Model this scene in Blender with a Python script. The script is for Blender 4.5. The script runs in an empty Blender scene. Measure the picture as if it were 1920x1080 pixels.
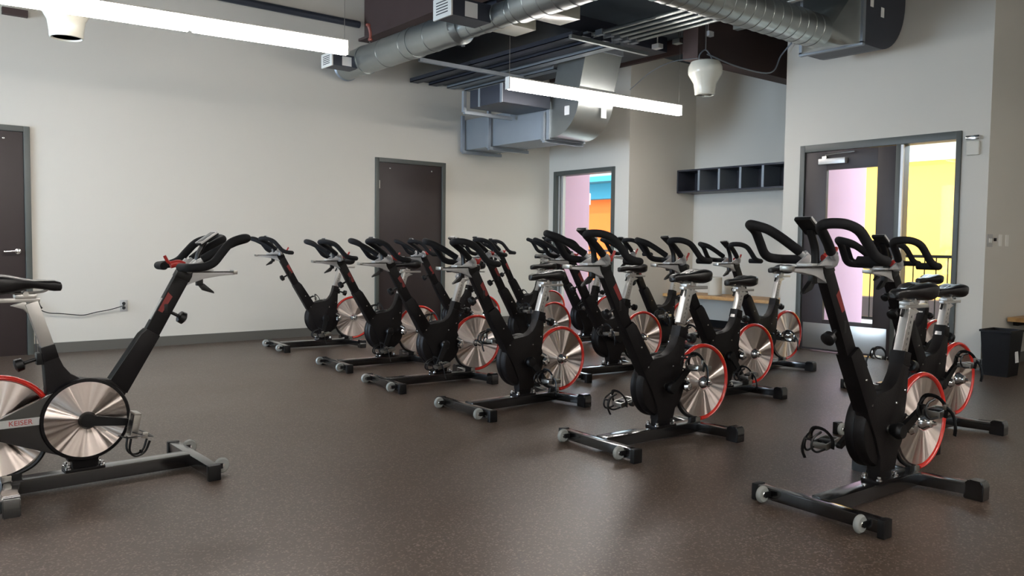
import bpy, bmesh, math, random
from mathutils import Vector, Matrix
random.seed(7)
PI = math.pi
COL = bpy.context.scene.collection

# ------------------------------------------------------------------ camera
X_ = Vector((0.77907, -0.02446, 0.62525))
cam_d = bpy.data.cameras.new('camera'); cam = bpy.data.objects.new('camera', cam_d); COL.objects.link(cam)
def unit(a): return a.normalized()
f_px = 1508.0
v1 = Vector((2839-960, 481-540, f_px)).normalized()
v2 = Vector((-254-960, 445-540, f_px)).normalized()
v2 = (v2 - v1*v1.dot(v2)).normalized()
v3 = v1.cross(v2)
right = Vector((v1.x, v2.x, v3.x)); down = Vector((v1.y, v2.y, v3.y)); fwd = Vector((v1.z, v2.z, v3.z))
M = Matrix((( right.x, -down.x, -fwd.x, 0.0), (right.y, -down.y, -fwd.y, 0.0), (right.z, -down.z, -fwd.z, 1.10), (0, 0, 0, 1)))
cam.matrix_world = M
cam_d.sensor_width = 36.0; cam_d.lens = 36.0*f_px/1920.0; cam_d.clip_start = 0.05; cam_d.clip_end = 200
bpy.context.scene.camera = cam

# ------------------------------------------------------------------ world, sun, daylight, exposure
w = bpy.data.worlds.new('sky'); bpy.context.scene.world = w; w.use_nodes = True
w.node_tree.nodes['Background'].inputs[0].default_value = (0.72, 0.86, 1.0, 1)
w.node_tree.nodes['Background'].inputs[1].default_value = 3.0
sun_d = bpy.data.lights.new('sun', 'SUN'); sun_d.energy = 1.2; sun_d.angle = 0.01; sun_d.color = (1, 0.95, 0.86)
sun = bpy.data.objects.new('sun', sun_d); COL.objects.link(sun)
sun.rotation_euler = Vector((0.72, 0.12, -0.62)).to_track_quat('-Z', 'Y').to_euler()
def area(name, loc, direction, sx, sy, energy, color, spread=PI):
    d = bpy.data.lights.new(name, 'AREA'); d.shape = 'RECTANGLE'; d.size = sx; d.size_y = sy
    d.energy = energy; d.color = color; d.spread = spread
    o = bpy.data.objects.new(name, d); COL.objects.link(o); o.location = loc
    o.rotation_euler = Vector(direction).to_track_quat('-Z', 'Z').to_euler()
    return o
area('window_daylight', (-2.93, 7.2, 1.55), (1, 0, 0), 2.0, 1.9, 34, (0.62, 0.78, 1.0), 1.4)
area('window_daylight_south', (-2.93, -1.0, 1.75), (1, 0.35, 0), 2.2, 1.6, 8, (0.75, 0.86, 1.0))
sc = bpy.context.scene
sc.view_settings.view_transform = 'Standard'; sc.view_settings.look = 'None'
sc.view_settings.exposure = 1.38; sc.view_settings.gamma = 1.0
LIGHT_E = 9.0

# ------------------------------------------------------------------ materials
def srgb(r, g, b):
    f = lambda c: (c/255)/12.92 if c/255 <= 0.04045 else ((c/255+0.055)/1.055)**2.4
    return (f(r), f(g), f(b), 1)
MATS = {}
def mat(name, col, rough=0.5, metal=0.0, bump=0.0, bscale=60, var=0.0, vscale=4, spec=0.5, coat=0.0):
    m = bpy.data.materials.new(name); m.use_nodes = True; nt = m.node_tree; b = nt.nodes['Principled BSDF']
    b.inputs['Base Color'].default_value = col; b.inputs['Roughness'].default_value = rough
    b.inputs['Metallic'].default_value = metal; b.inputs['Specular IOR Level'].default_value = spec
    b.inputs['Coat Weight'].default_value = coat; b.inputs['Coat Roughness'].default_value = 0.15
    tc = nt.nodes.new('ShaderNodeTexCoord')
    if var > 0:
        n = nt.nodes.new('ShaderNodeTexNoise'); n.inputs['Scale'].default_value = vscale; n.inputs['Detail'].default_value = 5
        mx = nt.nodes.new('ShaderNodeMix'); mx.data_type = 'RGBA'
        mx.inputs[6].default_value = tuple(c*(1-var) for c in col[:3])+(1,); mx.inputs[7].default_value = tuple(min(1, c*(1+var)) for c in col[:3])+(1,)
        nt.links.new(tc.outputs['Object'], n.inputs['Vector']); nt.links.new(n.outputs['Fac'], mx.inputs[0]); nt.links.new(mx.outputs[2], b.inputs['Base Color'])
    if bump > 0:
        n2 = nt.nodes.new('ShaderNodeTexNoise'); n2.inputs['Scale'].default_value = bscale; n2.inputs['Detail'].default_value = 3
        bp = nt.nodes.new('ShaderNodeBump'); bp.inputs['Strength'].default_value = bump; bp.inputs['Distance'].default_value = 0.002
        nt.links.new(tc.outputs['Object'], n2.inputs['Vector']); nt.links.new(n2.outputs['Fac'], bp.inputs['Height']); nt.links.new(bp.outputs['Normal'], b.inputs['Normal'])
    MATS[name] = m
    return m
m_wall = mat('wall_paint', srgb(205, 202, 192), 0.75, bump=0.15, bscale=90, var=0.02, vscale=1.5)
m_ceil = mat('ceiling_dark', srgb(70, 80, 88), 0.8, bump=0.2, bscale=20, var=0.15, vscale=2)
m_base = mat('vinyl_base', srgb(92, 90, 84), 0.5, var=0.04)
m_frame = mat('door_frame_grey', srgb(76, 80, 76), 0.45, var=0.04)
m_door = mat('door_dark_wood', srgb(46, 36, 35), 0.5, bump=0.1, bscale=120, var=0.12, vscale=9)
m_steel = mat('brushed_steel', srgb(176, 174, 168), 0.3, 1.0, bump=0.05, bscale=80, var=0.05)
m_chrome = mat('chrome', srgb(225, 225, 225), 0.12, 1.0)
m_galv = mat('galvanised', srgb(165, 170, 168), 0.33, 0.9, bump=0.1, bscale=15, var=0.10, vscale=7)
m_galvm = mat('galvanised_matt', srgb(150, 158, 165), 0.5, 0.6, var=0.08, vscale=4)
m_ductdark = mat('duct_dark', srgb(66, 70, 80), 0.45, 0.5, var=0.1, vscale=3)
m_brown = mat('brown_primer', srgb(70, 54, 51), 0.7, var=0.15, vscale=3)
m_red = mat('red_gloss', srgb(196, 44, 34), 0.22, 0.0, coat=0.5, var=0.05)
m_redp = mat('red_plastic', srgb(160, 40, 34), 0.4, var=0.05)
m_blk = mat('black_powder_coat', srgb(15, 13, 14), 0.42, 0.0, bump=0.15, bscale=350, var=0.1, vscale=8, spec=0.2)
m_blkg = mat('black_gloss', srgb(10, 9, 10), 0.2, 0.0, coat=1.0, var=0.08)
m_foam = mat('black_foam', srgb(17, 17, 19), 0.8, bump=0.3, bscale=300, var=0.1, spec=0.3)
m_knob = mat('black_plastic', srgb(13, 13, 14), 0.4, var=0.05, spec=0.35)
m_seat = mat('saddle_vinyl', srgb(15, 14, 15), 0.36, bump=0.12, bscale=200, var=0.08)
m_alu = mat('aluminium_satin', srgb(196, 194, 190), 0.34, 0.85, var=0.04)
m_alup = mat('aluminium_paint', srgb(186, 186, 184), 0.36, 0.35, var=0.03)
m_white = mat('white_plastic', srgb(232, 230, 222), 0.4, var=0.02)
m_cream = mat('cream_enamel', srgb(222, 220, 205), 0.22, var=0.02)
m_tag = mat('paper_tag', srgb(225, 225, 222), 0.8, var=0.03)
m_wheel = mat('clear_urethane', srgb(140, 142, 138), 0.2, var=0.05)
m_wood = mat('bench_wood', srgb(186, 142, 88), 0.45, bump=0.1, bscale=60, var=0.14, vscale=6)
m_shelf = mat('shelf_dark', srgb(52, 54, 62), 0.4, var=0.1, vscale=5)
m_bin = mat('bin_black', srgb(16, 15, 16), 0.5, bump=0.4, bscale=90, var=0.1, spec=0.2)
m_pink = mat('pink_render', srgb(206, 168, 188), 0.8, var=0.02)
m_orange = mat('orange_render', srgb(214, 92, 6), 0.8, var=0.04)
m_orange_sunlit = mat('orange_render_sunlit', srgb(250, 190, 82), 0.8, var=0.03)  # same wall as the orange, its stronger sunlight put into a yellower colour
m_teal = mat('teal_paint', srgb(30, 112, 132), 0.7, var=0.03)
m_conc = mat('concrete', srgb(190, 186, 178), 0.8, bump=0.2, bscale=30, var=0.08)
m_rust = mat('rust_red', srgb(138, 74, 62), 0.5, var=0.1)
m_strobe = mat('strobe_white', srgb(205, 202, 190), 0.5, var=0.02)
m_logo = mat('logo_red', srgb(118, 34, 31), 0.45, var=0.08)
m_lens = mat('screen_glass', srgb(60, 66, 70), 0.12, var=0.02)
m_slot = mat('dark_slot', srgb(40, 40, 42), 0.7, var=0.02)
m_mesh = mat('punched_black', srgb(19, 16, 16), 0.5, 0.0, bump=0.5, bscale=180, var=0.12, vscale=10, spec=0.22)

def wood_grain(m):
    nt = m.node_tree; b = nt.nodes['Principled BSDF']
    wv = nt.nodes.new('ShaderNodeTexWave'); wv.bands_direction = 'X'; wv.inputs['Scale'].default_value = 14; wv.inputs['Distortion'].default_value = 3
    cr = nt.nodes.new('ShaderNodeValToRGB'); cr.color_ramp.elements[0].color = srgb(172, 126, 76); cr.color_ramp.elements[1].color = srgb(205, 164, 108)
    tc = nt.nodes.new('ShaderNodeTexCoord'); nt.links.new(tc.outputs['Object'], wv.inputs['Vector'])
    nt.links.new(wv.outputs['Fac'], cr.inputs['Fac']); nt.links.new(cr.outputs['Color'], b.inputs['Base Color'])
wood_grain(m_wood)

# rubber floor with pale flecks
m_floor = bpy.data.materials.new('rubber_floor'); m_floor.use_nodes = True
nt = m_floor.node_tree; b = nt.nodes['Principled BSDF']
tc = nt.nodes.new('ShaderNodeTexCoord')
vo = nt.nodes.new('ShaderNodeTexVoronoi'); vo.inputs['Scale'].default_value = 170
gt = nt.nodes.new('ShaderNodeMath'); gt.operation = 'GREATER_THAN'; gt.inputs[1].default_value = 0.86
sep = nt.nodes.new('ShaderNodeSeparateColor')
ns = nt.nodes.new('ShaderNodeTexNoise'); ns.inputs['Scale'].default_value = 45; ns.inputs['Detail'].default_value = 6
nb = nt.nodes.new('ShaderNodeTexNoise'); nb.inputs['Scale'].default_value = 0.9; nb.inputs['Detail'].default_value = 3
r1 = nt.nodes.new('ShaderNodeMix'); r1.data_type = 'RGBA'; r1.inputs[6].default_value = srgb(60, 49, 41); r1.inputs[7].default_value = srgb(87, 72, 61)
r2 = nt.nodes.new('ShaderNodeMix'); r2.data_type = 'RGBA'; r2.inputs[7].default_value = srgb(150, 138, 126)
mul = nt.nodes.new('ShaderNodeMath'); mul.operation = 'MULTIPLY'; mul.inputs[1].default_value = 0.38
L = nt.links.new
L(tc.outputs['Object'], vo.inputs['Vector']); L(tc.outputs['Object'], ns.inputs['Vector']); L(tc.outputs['Object'], nb.inputs['Vector'])
L(vo.outputs['Color'], sep.inputs['Color']); L(sep.outputs['Red'], gt.inputs[0]); L(gt.outputs[0], mul.inputs[0])
L(ns.outputs['Fac'], r1.inputs[0]); L(r1.outputs[2], r2.inputs[6]); L(mul.outputs[0], r2.inputs[0]); L(r2.outputs[2], b.inputs['Base Color'])
mr = nt.nodes.new('ShaderNodeMapRange'); mr.inputs[3].default_value = 0.30; mr.inputs[4].default_value = 0.44
L(nb.outputs['Fac'], mr.inputs[0]); L(mr.outputs[0], b.inputs['Roughness'])
bp = nt.nodes.new('ShaderNodeBump'); bp.inputs['Strength'].default_value = 0.25; bp.inputs['Distance'].default_value = 0.002
L(ns.outputs['Fac'], bp.inputs['Height']); L(bp.outputs['Normal'], b.inputs['Normal'])

# spun aluminium of the flywheels: turned grooves, anisotropic about the axle (object Y)
SPUN_ROT = 0.25
def spun(name, c, rough):
    m = bpy.data.materials.new(name); m.use_nodes = True; nt = m.node_tree; b = nt.nodes['Principled BSDF']
    b.inputs['Metallic'].default_value = 1.0; b.inputs['Roughness'].default_value = rough
    b.inputs['Anisotropic'].default_value = 1.0
    tg = nt.nodes.new('ShaderNodeTangent'); tg.direction_type = 'RADIAL'; tg.axis = 'Y'
    nt.links.new(tg.outputs[0], b.inputs['Tangent']); b.inputs['Anisotropic Rotation'].default_value = SPUN_ROT
    tc = nt.nodes.new('ShaderNodeTexCoord'); sx = nt.nodes.new('ShaderNodeVectorMath'); sx.operation = 'LENGTH'
    nt.links.new(tc.outputs['Object'], sx.inputs[0])
    n = nt.nodes.new('ShaderNodeTexNoise'); n.noise_dimensions = '1D'; n.inputs['Scale'].default_value = 900
    nt.links.new(sx.outputs['Value'], n.inputs['W'])
    mx = nt.nodes.new('ShaderNodeMix'); mx.data_type = 'RGBA'
    mx.inputs[6].default_value = tuple(x*0.86 for x in c[:3])+(1,); mx.inputs[7].default_value = c
    nt.links.new(n.outputs['Fac'], mx.inputs[0]); nt.links.new(mx.outputs[2], b.inputs['Base Color'])
    # faint radial waviness of the pressed disc: height = radius * noise(direction)
    sp = nt.nodes.new('ShaderNodeVectorMath'); sp.operation = 'MULTIPLY'; sp.inputs[1].default_value = (1, 0, 1)
    nz = nt.nodes.new('ShaderNodeVectorMath'); nz.operation = 'NORMALIZE'
    n3 = nt.nodes.new('ShaderNodeTexNoise'); n3.inputs['Scale'].default_value = 1.5; n3.inputs['Detail'].default_value = 2.0
    ln = nt.nodes.new('ShaderNodeVectorMath'); ln.operation = 'LENGTH'
    ml = nt.nodes.new('ShaderNodeMath'); ml.operation = 'MULTIPLY'
    bp = nt.nodes.new('ShaderNodeBump'); bp.inputs['Strength'].default_value = 1.0; bp.inputs['Distance'].default_value = 0.34
    nt.links.new(tc.outputs['Object'], sp.inputs[0]); nt.links.new(sp.outputs[0], nz.inputs[0]); nt.links.new(sp.outputs[0], ln.inputs[0])
    nt.links.new(nz.outputs[0], n3.inputs['Vector']); nt.links.new(n3.outputs['Fac'], ml.inputs[0]); nt.links.new(ln.outputs['Value'], ml.inputs[1])
    nt.links.new(ml.outputs[0], bp.inputs['Height']); nt.links.new(bp.outputs['Normal'], b.inputs['Normal'])
    MATS[name] = m
    return m
m_spun = spun('spun_aluminium', srgb(240, 228, 220), 0.4)

def emis(name, c, s):
    m = bpy.data.materials.new(name); m.use_nodes = True; nt = m.node_tree; b = nt.nodes['Principled BSDF']
    b.inputs['Base Color'].default_value = c; b.inputs['Emission Color'].default_value = c; b.inputs['Emission Strength'].default_value = s
    return m
m_glow = emis('lit_diffuser_side', (1.0, 0.94, 0.90, 1), 6.0)
m_glowb = emis('lit_diffuser_base', (1.0, 0.93, 0.88, 1), 36.0)
m_glass = bpy.data.materials.new('pane_glass'); m_glass.use_nodes = True
nt = m_glass.node_tree; nt.nodes.clear()
o_ = nt.nodes.new('ShaderNodeOutputMaterial'); t_ = nt.nodes.new('ShaderNodeBsdfTransparent'); g_ = nt.nodes.new('ShaderNodeBsdfGlossy')
g_.inputs['Roughness'].default_value = 0.02; lw = nt.nodes.new('ShaderNodeLayerWeight'); lw.inputs['Blend'].default_value = 0.5; pw_ = nt.nodes.new('ShaderNodeMath'); pw_.operation = 'POWER'; pw_.inputs[1].default_value = 4.0; fr = nt.nodes.new('ShaderNodeMath'); fr.operation = 'MULTIPLY_ADD'; fr.inputs[1].default_value = 0.6; fr.inputs[2].default_value = 0.003; nt.links.new(lw.outputs['Facing'], pw_.inputs[0]); nt.links.new(pw_.outputs[0], fr.inputs[0])
t_.inputs[0].default_value = (0.95, 0.97, 0.96, 1); mxs = nt.nodes.new('ShaderNodeMixShader')
nt.links.new(fr.outputs[0], mxs.inputs[0]); nt.links.new(t_.outputs[0], mxs.inputs[1]); nt.links.new(g_.outputs[0], mxs.inputs[2]); nt.links.new(mxs.outputs[0], o_.inputs[0])

# ------------------------------------------------------------------ mesh helper
def smooth_path(pts, n=6):
    P = [Vector(p) for p in pts]
    if len(P) < 3: return P
    out = []
    for i in range(len(P)-1):
        p0 = P[i-1] if i > 0 else P[i]*2-P[i+1]; p1 = P[i]; p2 = P[i+1]; p3 = P[i+2] if i+2 < len(P) else P[i+1]*2-P[i]
        for k in range(n):
            t = k/n
            out.append(0.5*((2*p1)+(p2-p0)*t+(2*p0-5*p1+4*p2-p3)*t*t+(3*p1-p0-3*p2+p3)*t**3))
    out.append(P[-1])
    return out
class MB:
    def __init__(s): s.bm = bmesh.new()
    def _merge(s, b2, mi, xf=None):
        for f in b2.faces: f.material_index = mi; f.smooth = True
        if xf is not None: bmesh.ops.transform(b2, matrix=xf, verts=b2.verts)
        me = bpy.data.meshes.new('tmp'); b2.to_mesh(me); b2.free(); s.bm.from_mesh(me); bpy.data.meshes.remove(me)
        return s
    def box(s, x0, x1, y0, y1, z0, z1, bev=0.0, mi=0, xf=None):
        b = bmesh.new(); bmesh.ops.create_cube(b, size=1)
        bmesh.ops.scale(b, vec=(abs(x1-x0), abs(y1-y0), abs(z1-z0)), verts=b.verts)
        bmesh.ops.translate(b, vec=((x0+x1)/2, (y0+y1)/2, (z0+z1)/2), verts=b.verts)
        if bev > 0: bmesh.ops.bevel(b, geom=b.edges[:], offset=bev, segments=2, affect='EDGES', profile=0.6)
        return s._merge(b, mi, xf)
    def prism(s, poly, y0, y1, bev=0.0, mi=0, xf=None):           # poly in (x,z)
        b = bmesh.new(); vs = [b.verts.new((p[0], y0, p[1])) for p in poly]; f = b.faces.new(vs)
        r = bmesh.ops.extrude_face_region(b, geom=[f]); nv = [e for e in r['geom'] if isinstance(e, bmesh.types.BMVert)]
        bmesh.ops.translate(b, vec=(0, y1-y0, 0), verts=nv)
        bmesh.ops.recalc_face_normals(b, faces=b.faces)
        if bev > 0:
            es = [e for e in b.edges if abs(e.verts[0].co.y-e.verts[1].co.y) < 1e-6]
            bmesh.ops.bevel(b, geom=es, offset=bev, segments=2, affect='EDGES', profile=0.6)
        return s._merge(b, mi, xf)
    def tube(s, pts, r, seg=12, n=6, mi=0, closed=False, cap=True, ry=None, smooth=True):
        P = smooth_path(pts, n) if smooth else [Vector(p) for p in pts]
        b = bmesh.new(); rings = []; N = len(P)
        up = Vector((0, 1, 0)); prev = None
        for i, p in enumerate(P):
            if closed: t = (P[(i+1) % N]-P[i-1])
            else: t = (P[min(i+1, N-1)]-P[max(i-1, 0)])
            if t.length < 1e-9: t = Vector((1, 0, 0))
            t.normalize()
            if prev is None:
                a = up if abs(t.dot(up)) < 0.9 else Vector((0, 0, 1))
                nrm = (a - t*a.dot(t)).normalized()
            else:
                nrm = (prev - t*prev.dot(t)).normalized()
            prev = nrm; bn = t.cross(nrm)
            rr = r[i*len(r)//N] if isinstance(r, list) else (r(i/(N-1)) if callable(r) else r)
            ra = ry if ry else rr
            rings.append([b.verts.new(p + nrm*(ra*math.cos(2*PI*k/seg)) + bn*(rr*math.sin(2*PI*k/seg))) for k in range(seg)])
        rng = range(N) if closed else range(N-1)
        for i in rng:
            A = rings[i]; B = rings[(i+1) % N]
            for k in range(seg): b.faces.new((A[k], A[(k+1) % seg], B[(k+1) % seg], B[k]))
        if cap and not closed:
            b.faces.new(rings[0][::-1]); b.faces.new(rings[-1])
        bmesh.ops.recalc_face_normals(b, faces=b.faces)
        return s._merge(b, mi)
    def cyl(s, p0, p1, r0, r1=None, seg=20, mi=0):
        r1 = r0 if r1 is None else r1
        return s.tube([p0, p1], lambda t: r0+(r1-r0)*t, seg=seg, mi=mi, smooth=False)
    def lathe(s, prof, center=(0, 0, 0), axis='Z', seg=32, mi=0):   # prof: (radius, height)
        b = bmesh.new(); rings = []
        for (r, h) in prof:
            r = max(r, 1e-4); ring = []
            for k in range(seg):
                a = 2*PI*k/seg; c, d = r*math.cos(a), r*math.sin(a)
                v = (c, d, h) if axis == 'Z' else ((c, h, d) if axis == 'Y' else (h, c, d))
                ring.append(b.verts.new(Vector(v)+Vector(center)))
            rings.append(ring)
        for i in range(len(rings)-1):
            for k in range(seg): b.faces.new((rings[i][k], rings[i][(k+1) % seg], rings[i+1][(k+1) % seg], rings[i+1][k]))
        if prof[0][0] > 1e-3: b.faces.new(rings[0])
        if prof[-1][0] > 1e-3: b.faces.new(rings[-1])
        bmesh.ops.remove_doubles(b, verts=b.verts, dist=1.5e-4)
        bmesh.ops.recalc_face_normals(b, faces=b.faces)
        return s._merge(b, mi)
    def loft(s, secs, mi=0):                                         # list of closed sections, same count
        b = bmesh.new(); rings = [[b.verts.new(p) for p in sec] for sec in secs]; n = len(rings[0])
        for i in range(len(rings)-1):
            for k in range(n): b.faces.new((rings[i][k], rings[i][(k+1) % n], rings[i+1][(k+1) % n], rings[i+1][k]))
        b.faces.new(rings[0]); b.faces.new(rings[-1])
        bmesh.ops.recalc_face_normals(b, faces=b.faces)
        return s._merge(b, mi)
    def build(s, name, mats, parent=None, origin=None, ang=35):
        if origin is not None: bmesh.ops.translate(s.bm, vec=-Vector(origin), verts=s.bm.verts)
        me = bpy.data.meshes.new(name); s.bm.to_mesh(me); s.bm.free()
        for m in (mats if isinstance(mats, (list, tuple)) else [mats]): me.materials.append(m)
        me.set_sharp_from_angle(angle=math.radians(ang))
        o = bpy.data.objects.new(name, me); COL.objects.link(o)
        if origin is not None: o.location = origin
        if parent: o.parent = parent
        return o
def thing(name, label, cat, loc=(0, 0, 0), rz=0.0, group=None):
    o = bpy.data.objects.new(name, None); COL.objects.link(o); o.location = loc; o.rotation_euler = (0, 0, rz); o.empty_display_size = 0.1
    return tag(o, label, cat, group)
def tag(o, label, cat, group=None):
    o['label'] = label; o['category'] = cat
    if group: o['group'] = group
    return o
def struct(o, label=None):
    o['kind'] = 'structure'
    if label: o['label'] = label
    return o
def box1(name, m, x0, x1, y0, y1, z0, z1, parent=None, bev=0.0):
    return MB().box(x0, x1, y0, y1, z0, z1, bev).build(name, m, parent)
def dup(o, parent=None):
    c = o.copy(); COL.objects.link(c)
    if parent is not None: c.parent = parent
    for ch in list(o.children): dup(ch, c)
    return c
def text_mesh(body, size, m, extrude=0.0004):
    cu = bpy.data.curves.new('txt', 'FONT'); cu.body = body; cu.size = size; cu.extrude = extrude; cu.align_x = 'CENTER'; cu.align_y = 'CENTER'
    o = bpy.data.objects.new('txt', cu); COL.objects.link(o)
    dg = bpy.context.evaluated_depsgraph_get(); me = bpy.data.meshes.new_from_object(o.evaluated_get(dg))
    bpy.data.objects.remove(o); me.materials.clear(); me.materials.append(m)
    return me

# ------------------------------------------------------------------ room shell
H = 4.3
def wall_y(name, y0, y1, x0, x1, z1, opens=(), m=m_wall):      # slab between y0,y1 running along X; opens: (x0,x1,z0,z1)
    mb = MB(); cur = x0
    for (a, b_, za, zb) in sorted(opens):
        mb.box(cur, a, y0, y1, 0, z1); mb.box(a, b_, y0, y1, zb, z1)
        if za > 0: mb.box(a, b_, y0, y1, 0, za)
        cur = b_
    mb.box(cur, x1, y0, y1, 0, z1)
    return struct(mb.build(name, m))
def wall_x(name, x0, x1, y0, y1, z1, opens=(), m=m_wall):
    mb = MB(); cur = y0
    for (a, b_, za, zb) in sorted(opens):
        mb.box(x0, x1, cur, a, 0, z1); mb.box(x0, x1, a, b_, zb, z1)
        if za > 0: mb.box(x0, x1, a, b_, 0, za)
        cur = b_
    mb.box(x0, x1, cur, y1, 0, z1)
    return struct(mb.build(name, m))
YL = 8.83; XM = 7.77; XD = 7.954; XS = 9.1
struct(box1('floor', m_floor, -3.15, 9.25, -4.15, 8.98, -0.1, 0.0))
wall_y('wall_left', YL, YL+0.15, -3.15, XM+0.15, H, [(0.27, 1.185, 0, 2.11), (4.965, 5.90, 0, 2.11)])
wall_x('wall_far', XM, XM+0.15, 7.26, YL, H, [(7.508, 8.715, 0, 2.155)])
wall_y('wall_recess_left', 7.26, 7.41, XM+0.15, XS+0.15, H)
wall_x('wall_recess', XS, XS+0.15, 5.11, 7.26, H)
wall_y('wall_recess_right', 4.96, 5.11, XD+0.15, XS+0.15, H)
wall_x('wall_right', XD, XD+0.15, 3.02, 5.11, H, [(3.256, 4.906, 0, 2.205)])
wall_y('wall_alcove', 3.02, 3.17, XD+0.15, XS+0.15, H)
wall_x('wall_alcove_end', XS, XS+0.15, -4.0, 3.02, H)
wall_y('wall_back', -4.15, -4.0, -3.15, XS+0.15, H)
wall_x('wall_window_side', -3.15, -3.0, -4.0, YL, H, [(-2.2, 0.2, 0.9, 2.6), (6.15, 8.25, 0.5, 2.6)])
struct(box1('ceiling', m_ceil, -6.0, 4.9, -4.15, 8.98, H, H+0.2))  # runs on past the window wall, an added overhang keeping direct sun out
struct(box1('ceiling', m_ceil, 4.9, 9.4, -4.15, 8.98, 3.62, 3.8))
struct(box1('trim_1', m_ceil, 4.85, 4.9, -4.0, YL, 3.62, H))
def window_unit(name, y0, y1, z0, z1):
    r = bpy.data.objects.new(name, None); COL.objects.link(r); r.location = (-3.07, (y0+y1)/2, z0); struct(r)
    mb = MB(); c = (y0+y1)/2; h2 = (y1-y0)/2; t = z1-z0
    for a, b_ in ((-h2, -h2+0.05), (-0.025, 0.025), (h2-0.05, h2)): mb.box(-0.05, 0.05, a, b_, 0, t)
    mb.box(-0.05, 0.05, -h2, h2, 0, 0.05); mb.box(-0.05, 0.05, -h2, h2, t-0.05, t)
    mb.build('window_frame', m_frame, r); MB().box(-0.004, 0.004, -h2+0.03, h2-0.03, 0.03, t-0.03).build('window_pane', m_glass, r)
window_unit('window_1', -2.2, 0.2, 0.9, 2.6); window_unit('window_2', 6.15, 8.25, 0.5, 2.6)

# skirting
BB = 0.10
struct(box1('baseboard_left', m_base, 1.235, 4.913, YL-0.012, YL, 0, BB))
struct(box1('baseboard_left', m_base, 5.951, XM, YL-0.012, YL, 0, BB))
struct(box1('baseboard_left', m_base, -3.0, 0.22, YL-0.012, YL, 0, BB))
struct(box1('baseboard_far', m_base, XM-0.012, XM, 7.25, 7.508, 0, BB))
struct(box1('baseboard_recess', MATS['bin_black'], XS-0.012, XS, 5.11, 7.26, 0, BB))
struct(box1('baseboard_recess', m_base, XM, XS, 7.248, 7.26, 0, BB))
struct(box1('baseboard_right', m_base, XD-0.012, XD, 4.906, 5.11, 0, BB))
struct(box1('baseboard_right', m_base, XD-0.012, XD, 3.02, 3.256, 0, BB))
struct(box1('baseboard_alcove', m_base, XD, XS, 3.008, 3.02, 0, BB))

# ------------------------------------------------------------------ doors
def flush_door(name, x0, x1, ztop, hinge_left, handle):
    r = bpy.data.objects.new(name, None); COL.objects.link(r); r.location = ((x0+x1)/2, YL, 0); struct(r)
    hw = (x1-x0)/2; fw = 0.052
    mb = MB()
    mb.box(-hw, -hw+fw, -0.02, 0.13, 0, ztop, 0.003); mb.box(hw-fw, hw, -0.02, 0.13, 0, ztop, 0.003); mb.box(-hw+fw, hw-fw, -0.02, 0.13, ztop-fw, ztop, 0.003)
    mb.box(-hw+fw, -hw+fw+0.012, 0.045, 0.12, 0, ztop-fw); mb.box(hw-fw-0.012, hw-fw, 0.045, 0.12, 0, ztop-fw)
    mb.build('door_frame', m_frame, r)
    lf = MB().box(-hw+fw+0.003, hw-fw-0.003, 0.0, 0.043, 0.0, ztop-fw-0.002, 0.002).build('door_leaf', m_door, r)
    if hinge_left:
        for z in (0.25, 1.02, 1.83):
            MB().cyl((-hw+fw, -0.006, z-0.05), (-hw+fw, -0.006, z+0.05), 0.008, seg=10).box(-hw+fw-0.004, -hw+fw+0.02, -0.002, 0.004, z-0.05, z+0.05).build('hinge', m_steel, r)
    for x in (-hw+fw+0.16, hw-fw-0.16):
        MB().lathe([(0.0, -0.008), (0.010, -0.006), (0.011, 0.0)], (x, 0.0, ztop-fw-0.07), 'Y', 12).build('door_bolt', m_chrome, r)
    if handle:
        hb = MB(); hx = hw-fw-0.065; hz = 0.985
        hb.lathe([(0.0, -0.022), (0.026, -0.018), (0.031, -0.006), (0.032, 0.0)], (hx, 0, hz), 'Y', 24)
        hb.cyl((hx, 0, hz), (hx, -0.06, hz), 0.011, seg=12)
        hb.tube([(hx+0.012, -0.058, hz), (hx-0.03, -0.058, hz+0.002), (hx-0.115, -0.052, hz-0.004)], 0.0095, seg=10)
        hb.build('door_handle', m_chrome, r)
    return r
flush_door('door_1', 0.22, 1.235, 2.158, False, True)
flush_door('door_2', 4.913, 5.951, 2.158, True, False)
# glazed opening to the covered walk (far wall)
r = bpy.data.objects.new('door_3', None); COL.objects.link(r); r.location = (XM, 8.1115, 0); struct(r)
mb = MB(); hw = 0.6035
mb.box(-0.02, 0.17, hw-0.055, hw, 0, 2.155, 0.003); mb.box(-0.02, 0.17, -hw, -hw+0.055, 0, 2.155, 0.003); mb.box(-0.02, 0.17, -hw+0.055, hw-0.055, 2.095, 2.155, 0.003)
mb.box(0.05, 0.10, -hw+0.055, hw-0.055, 0, 0.10, 0.003)
mb.build('door_frame', m_frame, r)
MB().box(0.03, 0.045, hw-0.075, hw-0.055, 0.1, 2.095).box(0.06, 0.11, hw-0.12, hw-0.08, 0.1, 2.095).build('door_stop', m_alup, r)
MB().box(0.07, 0.078, -hw+0.055, hw-0.12, 0.1, 2.095).build('door_glass', m_glass, r)
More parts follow.
